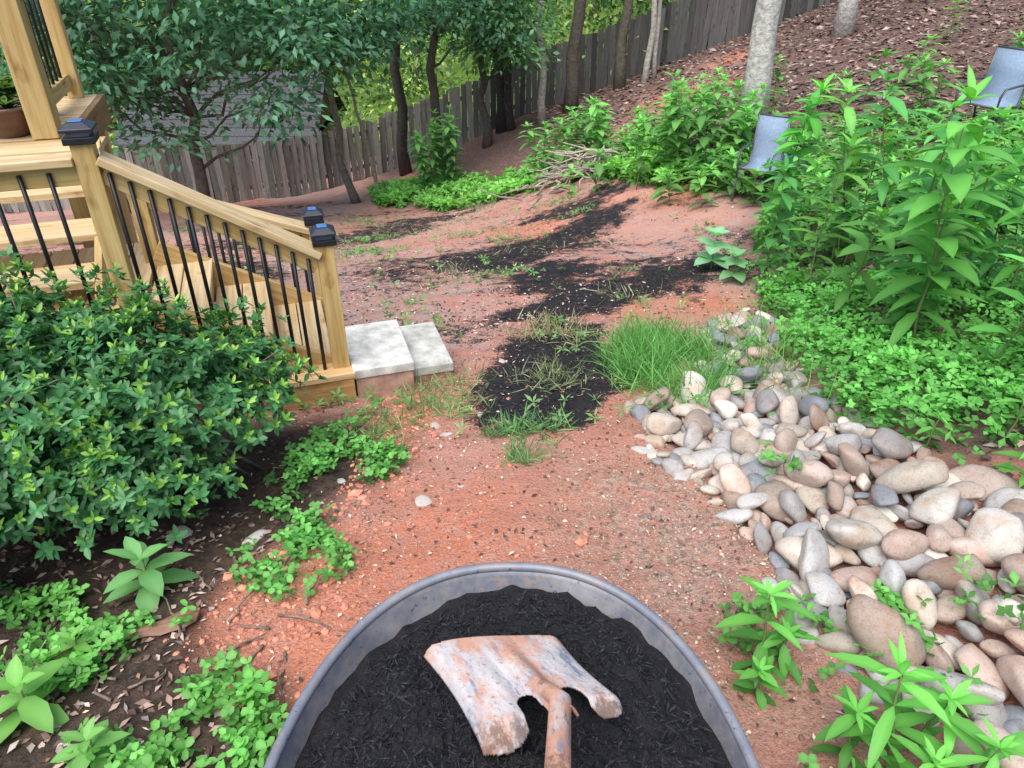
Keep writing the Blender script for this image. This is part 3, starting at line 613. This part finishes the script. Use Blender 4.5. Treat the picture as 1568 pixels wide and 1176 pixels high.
# ------------------------------------------------------------------ weeds
def weed(lb,tb,x,y,hgt,L,W,col,nodes=9,k=3,lean=.1,stemcol=(.18,.2,.08)):
    z=h1(x,y);q=np.array((x+rng.normal(0,lean)*hgt,y+rng.normal(0,lean)*hgt,z+hgt));pts=branchpts((x,y,z-.02),q,6,.08)
    tube(tb,pts,np.linspace(.004+.004*hgt,.002,6),6,stemcol)
    t=np.linspace(.2,.93,nodes);P=np.stack([np.interp(t,np.linspace(0,1,6),pts[:,i]) for i in range(3)],1)
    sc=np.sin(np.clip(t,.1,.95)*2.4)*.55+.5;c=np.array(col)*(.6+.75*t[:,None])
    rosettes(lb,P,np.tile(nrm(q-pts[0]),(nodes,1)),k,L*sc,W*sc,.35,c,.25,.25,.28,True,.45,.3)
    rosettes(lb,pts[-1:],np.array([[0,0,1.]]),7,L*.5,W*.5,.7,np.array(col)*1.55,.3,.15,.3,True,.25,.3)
GC=np.array((.13,.37,.075))
lb,tb=MB(),MB()
weed(lb,tb,2.12,3.4,1.3,.27,.095,GC,10,4);bo_=lb.build('tall_wildflower_plant',LEAF);tb.build('stem',STEM,True,bo_)
def batch(name,lst,dens=7,**kw):
    e=bpy.data.objects.new(name,None);link(e);lb,tb=MB(),MB()
    for (x,y,h,L,W,c) in lst: weed(lb,tb,x,y,h,L,W,c,nodes=max(4,int(h*dens)),**kw)
    lb.build('leaves',LEAF,True,e);tb.build('stems',STEM,True,e)
lst=[(2.25,6,1.4),(2.75,5,1.4),(2.5,4.3,1.25),(2.05,4.8,1.05),(2.9,3.9,1.2),(3.2,5.6,.9),(2.55,3.1,.85),(2.4,3.9,1.05),(2.8,2.8,.6),(3.1,4.5,1.15),(2.35,6.4,1.3),(2.2,2.95,.6),(2.6,5.5,1.3),(1.95,5.3,.9),(2.0,4.1,.7),(2.2,3.6,.8)]
Q=samp(95,1.95,6,2.7,8.6,lambda x,y:np.where((sd(x,y,BED)>.15),1,0))
for p in Q:
    x,y=p[:2]
    hh_=rng.uniform(.65,1.15) if y<5.6 and x>2.2 else (rng.uniform(.3,.5) if x<3.6 else rng.uniform(.25,.5))
    if x>3.2 and y>4.5:hh_=min(hh_,.55)
    if y<3.2:hh_*=.6
    lst.append((x,y,hh_))
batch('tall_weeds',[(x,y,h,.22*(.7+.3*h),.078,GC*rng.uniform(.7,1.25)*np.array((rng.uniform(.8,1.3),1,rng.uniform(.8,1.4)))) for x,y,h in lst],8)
lst=[]
for cx,cy,s,n,h0,h1_ in[(2.2,10.2,.45,16,.8,1.2),(1.1,13.2,.3,12,.9,1.2),(-1.5,16.0,.28,8,1.2,1.7),(3.0,10.4,.5,8,.5,.8),(1.7,11.8,.5,16,.3,.6),(.7,14.2,.6,14,.25,.5),(2.4,8.9,.3,10,.25,.4),(5.0,10.5,.8,12,.4,.8),(2.3,14,.8,8,.3,.6),(7.5,11.5,1,8,.3,.7)]:
    for k in range(n): lst.append((cx+rng.normal(0,s),cy+rng.normal(0,s),rng.uniform(h0,h1_)))
batch('background_weeds',[(x,y,h,.22,.10,np.array((.16,.38,.10))*rng.uniform(.7,1.25)) for x,y,h in lst],10)
batch('lanceleaf_weed',[(.66,1.27,.26,.12,.034,GC*1.15),(.72,1.3,.12,.08,.028,GC),(.63,1.2,.10,.07,.026,GC)],12)
batch('lanceleaf_weed',[(.86,.98,.27,.14,.036,GC*1.15),(.93,1.02,.2,.12,.032,GC*1.1),(.78,1.0,.15,.10,.03,GC),(.98,.9,.2,.11,.03,GC),(.84,.88,.16,.1,.03,GC*1.1)],12)
batch('lanceleaf_weed',[(1.75,1.95,.22,.09,.03,GC),(1.9,2.3,.3,.1,.03,GC),(1.6,2.3,.14,.07,.025,GC),(1.85,1.55,.25,.1,.03,GC),(2.2,2.6,.35,.12,.035,GC)],12)
def broad(name,x,y,h,n,L,W,col):
    lb,tb=MB(),MB();z=h1(x,y);tube(tb,[(x,y,z-.01),(x,y,z+h*.5),(x+.01,y,z+h)],[.006,.005,.003],6,(.2,.25,.08))
    for t,el,s in((.35,.05,1),(.7,.3,.95),(1.0,.8,.65)):
        rosettes(lb,np.array([[x,y,z+h*t]]),np.array([[0,0,1.]]),n,L*s,W*s,el,np.array(col)*(1+.35*t),.12,.08,.12,True,.3,.25)
    o=lb.build(name,LEAF);tb.build('stem',STEM,True,o)
broad('broadleaf_weed',-1.2,1.72,.16,4,.15,.07,(.15,.34,.12))
broad('broadleaf_weed',-1.33,1.25,.14,4,.13,.065,(.17,.38,.09))
broad('broadleaf_weed',-1.30,1.45,.10,4,.08,.03,(.15,.34,.08))
broad('broadleaf_weed',-1.05,1.08,.10,4,.09,.045,(.17,.36,.10))
broad('squash_seedling',1.72,5.95,.32,4,.17,.15,(.24,.48,.27))
broad('squash_seedling',1.78,5.5,.22,4,.14,.12,(.18,.38,.18))
# ------------------------------------------------------------------ ground cover
def cover(name,Q,hmin,hmax,L,W,col,k=3,el=.1,jc=.3,big=False):
    lb=MB();P=Q.copy();P[:,2]+=rng.uniform(hmin,hmax,len(P));U=nrm(np.array([0,0,1.])+rng.normal(0,.35,(len(P),3)))
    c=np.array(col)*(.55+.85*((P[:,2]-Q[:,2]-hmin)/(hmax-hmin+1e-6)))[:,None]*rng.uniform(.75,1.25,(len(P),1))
    rosettes(lb,P,U,k,L*rng.uniform(.6,1.3,len(P)),W*rng.uniform(.6,1.3,len(P)),el,c,.2,jc*.5,.3,big,.1,.25);return lb.build(name,LEAF)
Q=samp(10500,1.4,4.2,1.7,5.2,lambda x,y:np.where(sd(x,y,BED)>-.05+.25*(fbm(x,y,3,5)-.5),np.where(y<2.2,.2,1)*np.clip(fbm(x,y,2.5,55)*3-.75,0.04,1),0))
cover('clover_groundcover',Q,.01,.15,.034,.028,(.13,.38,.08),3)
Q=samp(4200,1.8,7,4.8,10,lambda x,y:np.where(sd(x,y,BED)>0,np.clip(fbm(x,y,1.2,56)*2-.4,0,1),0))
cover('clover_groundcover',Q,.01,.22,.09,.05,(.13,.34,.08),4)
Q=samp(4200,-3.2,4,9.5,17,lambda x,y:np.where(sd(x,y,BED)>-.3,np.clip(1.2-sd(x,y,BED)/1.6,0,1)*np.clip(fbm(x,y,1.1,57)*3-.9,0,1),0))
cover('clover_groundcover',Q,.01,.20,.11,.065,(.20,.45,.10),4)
Q=samp(1200,-2.2,-.3,.9,1.75,lambda x,y:np.where(sd(x,y,LB)>-.03,np.clip(fbm(x,y,4.5,58)*5-2.3,0,1),0))
cover('clover_groundcover',Q,.01,.08,.025,.024,(.15,.39,.09),3,.1,.3,'c')
Q=samp(800,-1.15,-.35,1.6,3.1,lambda x,y:np.clip(1.1-np.hypot((x+.72)/.28,(y-2.3)/.7),0,1)*np.clip(fbm(x,y,6,59)*5-2.4,0,1))
cover('clover_groundcover',Q,.005,.08,.024,.022,(.14,.38,.09),3,.1,.3,'c')
Q=samp(450,.45,1.15,.8,1.5,lambda x,y:np.clip(fbm(x,y,4,60)*4-1.9,0,1)*(x>.5))
cover('clover_groundcover',Q,.005,.07,.025,.022,(.13,.36,.08),3,.1,.3,'c')
Q=samp(110,.6,1.8,.9,4.2,lambda x,y:np.where(sd(x,y,RP)>0,np.clip(fbm(x,y,5,61)*3-1.6,0,1),0));Q[:,2]+=.07
cover('rock_bed_sprouts',Q,.0,.06,.032,.018,(.13,.35,.08),4,.4)
Q=samp(1500,-6,2.2,2.6,14,lambda x,y:np.where((sd(x,y,BED)<0)&(sd(x,y,LB)<0),np.clip(fbm(x,y,1.7,62)*4-2.5,0,1)*.8+.01,0))
cover('yard_weeds',Q,.0,.05,.05,.016,(.18,.34,.12),5,.35)
def grass(name,Q,L,W,col,spread=.5):
    lb=MB();n=len(Q);D=nrm(np.array([0,0,1.])+rng.normal(0,spread,(n,3))*np.array([1,1,.2]));Nn=rng.normal(0,1,(n,3))
    leaves(lb,Q,D,Nn,L*rng.uniform(.3,1.2,n),W,np.array(col)*rng.uniform(.55,1.35,(n,1)),True,rng.uniform(.1,.9,n),.3);return lb.build(name,LEAF)
def blob(cx,cy,rx,ry): return lambda x,y:np.clip(1.25-np.hypot((x-cx)/rx,(y-cy)/ry),0,1)*np.clip(fbm(x,y,7,63)*3-.9,0,1)
grass('grass_clump',samp(3200,.4,1.3,2.8,4.5,blob(.82,3.5,.27,.6)),.2,.0055,(.18,.42,.12),.75)
grass('grass_clump',samp(260,-.2,.5,2.5,3.0,blob(.06,2.66,.2,.12)),.11,.006,(.18,.36,.15),.9)
grass('grass_clump',samp(100,-.2,.5,2.3,2.7,blob(.1,2.45,.12,.1)),.09,.006,(.18,.36,.15),1.0)
grass('grass_clump',samp(240,-.1,.5,3.1,3.7,blob(.18,3.4,.2,.2)),.10,.005,(.30,.36,.2),1.0)
grass('grass_clump',samp(420,-.1,.6,3.9,5.0,blob(.25,4.3,.25,.4)),.12,.005,(.42,.40,.24),1.0)
grass('grass_clump',samp(420,-.8,-.1,2.9,3.9,blob(-.4,3.2,.3,.4)),.10,.006,(.26,.38,.17),1.0)
grass('grass_clump',samp(260,-.9,-.4,2.4,3.1,blob(-.62,2.8,.2,.3)),.10,.005,(.22,.36,.14),.9)
grass('grass_clump',samp(140,1.0,1.5,2.6,4.2,blob(1.3,3.3,.15,.8)),.33,.005,(.18,.36,.1),.4)
grass('grass_clump',samp(1900,-5,2.3,4.6,13.5,lambda x,y:np.where(sd(x,y,BED)<0,np.clip(fbm(x,y,1.3,64)*4-2.3,0,1),0)),.12,.007,(.40,.42,.26),1.2)
def flakes(name,Q,L,W,pal):
    lb=MB();n=len(Q);a=rng.uniform(0,6.28,n);D=np.stack([np.cos(a),np.sin(a),rng.normal(0,.15,n)],1);P=Q.copy();P[:,2]+=.006
    Nn=nrm(np.array([0,0,1.])+rng.normal(0,.3,(n,3)));pal=np.array(pal)
    leaves(lb,P,D,Nn,L*rng.uniform(.5,1.6,n),W*rng.uniform(.5,1.5,n),pal[rng.integers(len(pal),size=n)]*rng.uniform(.6,1.3,(n,1)),False,.1,.3);return lb.build(name,LIT)
LIT=colmat('dead_leaf',.8,0,30,.2,0)
BR=[(.30,.19,.155),(.17,.105,.085),(.42,.29,.24),(.12,.07,.06),(.38,.31,.27)]
flakes('leaf_litter',samp(20000,.5,14,8,21,lambda x,y:np.where(sd(x,y,BED)>.3,1,0)),.12,.07,BR)
flakes('leaf_litter',samp(3500,1.4,6,1.5,8,lambda x,y:np.where(sd(x,y,BED)>0,1,0)),.06,.035,BR)
flakes('path_debris',samp(2800,-1.2,1.4,.9,4.4,lambda x,y:np.where(sd(x,y,RP)<0,.4+fbm(x,y,3,9)*.5,0)),.018,.009,[(.16,.08,.055),(.28,.16,.10),(.08,.05,.04),(.66,.5,.4)])
flakes('yard_debris',samp(7000,-6,2.6,4.2,14,lambda x,y:np.where((sd(x,y,BED)<0),np.clip(fbm(x,y,2,19)*3-1,0,1)*np.clip(6/(y*y),0,1),0)),.035,.013,[(.03,.025,.025),(.12,.07,.05),(.5,.38,.32),(.6,.48,.42),(.05,.04,.035),(.04,.035,.035)])
flakes('path_debris',samp(1100,-2.2,-.5,.9,2.2,lambda x,y:np.where(sd(x,y,LB)>0,1,0)),.03,.015,BR)
mc=MB();Q=samp(7000,-.6,2.1,2.5,9,lambda x,y:np.clip(.1+np.maximum.reduce([sd(x,y,p) for p in MUL[:4]])*4,0,1)*np.clip(1.3-y*.1,0.2,1))
a=rng.uniform(0,6.28,len(Q));Q[:,2]+=.006
leaves(mc,Q,np.stack([np.cos(a),np.sin(a),rng.normal(0,.3,len(Q))],1),np.tile([0,0,1.],(len(Q),1))+rng.normal(0,.4,(len(Q),3)),rng.gamma(3,.007,len(Q))+.006,.007,np.array((.018,.0175,.021))*rng.uniform(.4,2.5,(len(Q),1)),False,.05,.5);mc.build('spread_mulch',MULCH,False)
cl=MB();Q=samp(1300,-1.1,.3,1.2,3.3,lambda x,y:np.where(sd(x,y,LB)<.1,np.clip(1.1-np.abs(x+.75-(y-1.6)*.12)/.3,0.04,1),0))
for p in Q:
    a=rng.gamma(2,.0034)+.002;rock(cl,(p[0],p[1],p[2]+a*.1),a,a*.8,a*.6,rng.uniform(0,6),0,np.array((.66,.27,.18))*rng.uniform(.6,1.2),IV2,IF2)
cl.build('clay_clods',colmat('clay',.95,0,60,.3,.5),False)
# ------------------------------------------------------------------ wood scrap, twigs, brush pile
ws=MB();V=[];F=[]
ns=14
for i in range(ns):
    t=i/(ns-1);x=-1.42+.45*t;y=1.44+.12*t;z=h1(x,y)+.022
    hw=.036*(.75+.35*math.sin(t*7+1))*(1 if 0<i<ns-1 else .6);hh_=.012*(1+.5*math.sin(t*11))
    for (a,b2) in((-1,-.3),(-.5,1),(.4,.8),(1,.1),(.3,-1),(-.6,-.9)):V.append((x+.25*hw*a*-.3,y+hw*a,z+hh_*b2+rng.normal(0,.002)))
for i in range(ns-1):
    for j in range(6):F.append((i*6+j,i*6+(j+1)%6,(i+1)*6+(j+1)%6,(i+1)*6+j))
g=np.array(V)*1.0
ws.add(V,[np.array(F),np.array([list(range(6))[::-1],list(range((ns-1)*6,ns*6))])],(.34,.20,.15),g)
ws.build('wood_scrap',WOOD,False,None,True)
tw=MB()
for k in range(22):
    x=rng.uniform(-1.6,-.6);y=rng.uniform(1.1,1.8);p=(x,y,h1(x,y)+.01);a=rng.uniform(0,6.28);l=rng.uniform(.08,.3);q=(x+l*math.cos(a),y+l*math.sin(a));q=(q[0],q[1],h1(q[0],q[1])+.015);tube(tw,branchpts(p,q,5,.2),np.linspace(.005,.002,5),6,(.22,.16,.13))
tw.build('fallen_twigs',BARK)
bp=MB()
for k in range(150):
    x=1.25+rng.normal(0,.4);y=12.0+rng.normal(0,.35);z=h1(x,y)+rng.uniform(.05,.4)*math.exp(-((x-1.25)**2+(y-12.)**2)*1.5);a=rng.uniform(0,6.28);l=rng.uniform(.3,1.0)
    tube(bp,branchpts((x,y,z),(x+l*math.cos(a),y+l*math.sin(a)*.6,z+rng.normal(0,.1)),5,.25),np.linspace(.02,.006,5),6,np.array((.42,.35,.30))*rng.uniform(.6,1.3))
bp.build('brush_pile',BARK)
# ------------------------------------------------------------------ chairs
def chair(x,y,yaw,sc_=.9,hw=.25):
    e=bpy.data.objects.new('patio_chair',None);link(e);z0=h1(x,y);c,s=math.cos(yaw),math.sin(yaw)
    T=lambda p:(x+sc_*(p[0]*c-p[1]*s),y+sc_*(p[0]*s+p[1]*c),z0+p[2]*sc_)
    fr=MB();g=(.10,.105,.12)
    for sx in(-hw,hw):
        tube(fr,[T(p) for p in((sx,.27,.0),(sx,.24,.2),(sx,.22,.42),(sx,-.20,.40),(sx,-.24,.60),(sx,-.30,1.0))],.013,8,g)
        tube(fr,[T(p) for p in((sx,-.30,.0),(sx,-.24,.25),(sx,-.20,.40))],.013,8,g)
        tube(fr,[T(p) for p in((sx*1.05,-.26,.64),(sx*1.1,-.1,.65),(sx*1.1,.2,.63),(sx*1.05,.24,.55),(sx,.23,.3))],.014,8,g)
    for p,q in(((-hw,-.30,1.0),(hw,-.30,1.0)),((-hw,.22,.42),(hw,.22,.42)),((-hw,-.26,.2),(hw,-.26,.2))):tube(fr,[T(p),T(q)],.012,8,g)
    fr.build('frame',BLK,True,e)
    sl=MB();pr=[(.22,.42),(.1,.405),(-.1,.395),(-.19,.41),(-.22,.5),(-.26,.74),(-.30,1.0)];V=[T((sx,p[0],p[1]-(.015 if abs(sx)<.1 else 0))) for p in pr for sx in(-hw+.01,0,hw-.01)]
    F=[(i*3+j,i*3+j+1,i*3+j+4,i*3+j+3) for i in range(6) for j in(0,1)];sl.add(V,np.array(F),(.25,.33,.45));q=sl.build('sling',SLING,True,e);q.modifiers.new('s','SOLIDIFY').thickness=.006
SLING=colmat('sling_fabric',.85,0,40,.15,0,.01,.1)
chair(2.80,8.40,R(145),.88,.20);chair(5.45,8.9,R(120),.95)
tt=bpy.data.objects.new('storage_tote',None);link(tt);t2=MB();z=h1(3.3,8.9);tx,ty=3.3,8.9
for c_,a_,b_,h_ in(((tx,ty,z+.01),(.2,0,0),(0,.15,0),.01),((tx,ty-.14,z+.1),(.2,0,0),(0,.01,.0),.09),((tx,ty+.14,z+.1),(.2,0,0),(0,.01,0),.09),((tx-.19,ty,z+.1),(.01,0,0),(0,.13,0),.09),((tx+.19,ty,z+.1),(.01,0,0),(0,.13,0),.09),((tx,ty,z+.2),(.215,0,0),(0,.165,0),.01)):
    box(t2,c_,a_,b_,(0,0,h_),(.03,.12,.26))
q=t2.build('tote_body',BLK,False,tt);bevel(q,.006)
# ------------------------------------------------------------------ camera, light
cam=bpy.data.cameras.new('camera');co=bpy.data.objects.new('camera',cam);link(co);cam.lens=26;cam.sensor_width=36;cam.clip_end=500;cam.clip_start=.02
co.location=(0,0,1.6);co.rotation_euler=(R(58),0,0);bpy.context.scene.camera=co
w=bpy.data.worlds.new('World');bpy.context.scene.world=w;w.use_nodes=True;nt=w.node_tree
AZ,EL=R(-155),R(60)
sk=nt.nodes.new('ShaderNodeTexSky');sk.sky_type='NISHITA';sk.sun_disc=False;sk.sun_elevation=EL;sk.sun_rotation=AZ;nt.links.new(sk.outputs[0],nt.nodes['Background'].inputs[0]);nt.nodes['Background'].inputs[1].default_value=.15
s=bpy.data.lights.new('sun','SUN');s.energy=5.0;s.angle=R(60);s.color=(1,.96,.90);so=bpy.data.objects.new('sun',s);link(so)
d=Vector((math.sin(AZ)*math.cos(EL),math.cos(AZ)*math.cos(EL),math.sin(EL)));so.rotation_euler=d.to_track_quat('Z','Y').to_euler();so.location=(0,0,12)
sc=bpy.context.scene;sc.view_settings.view_transform='Standard';sc.view_settings.look='None';sc.view_settings.exposure=0
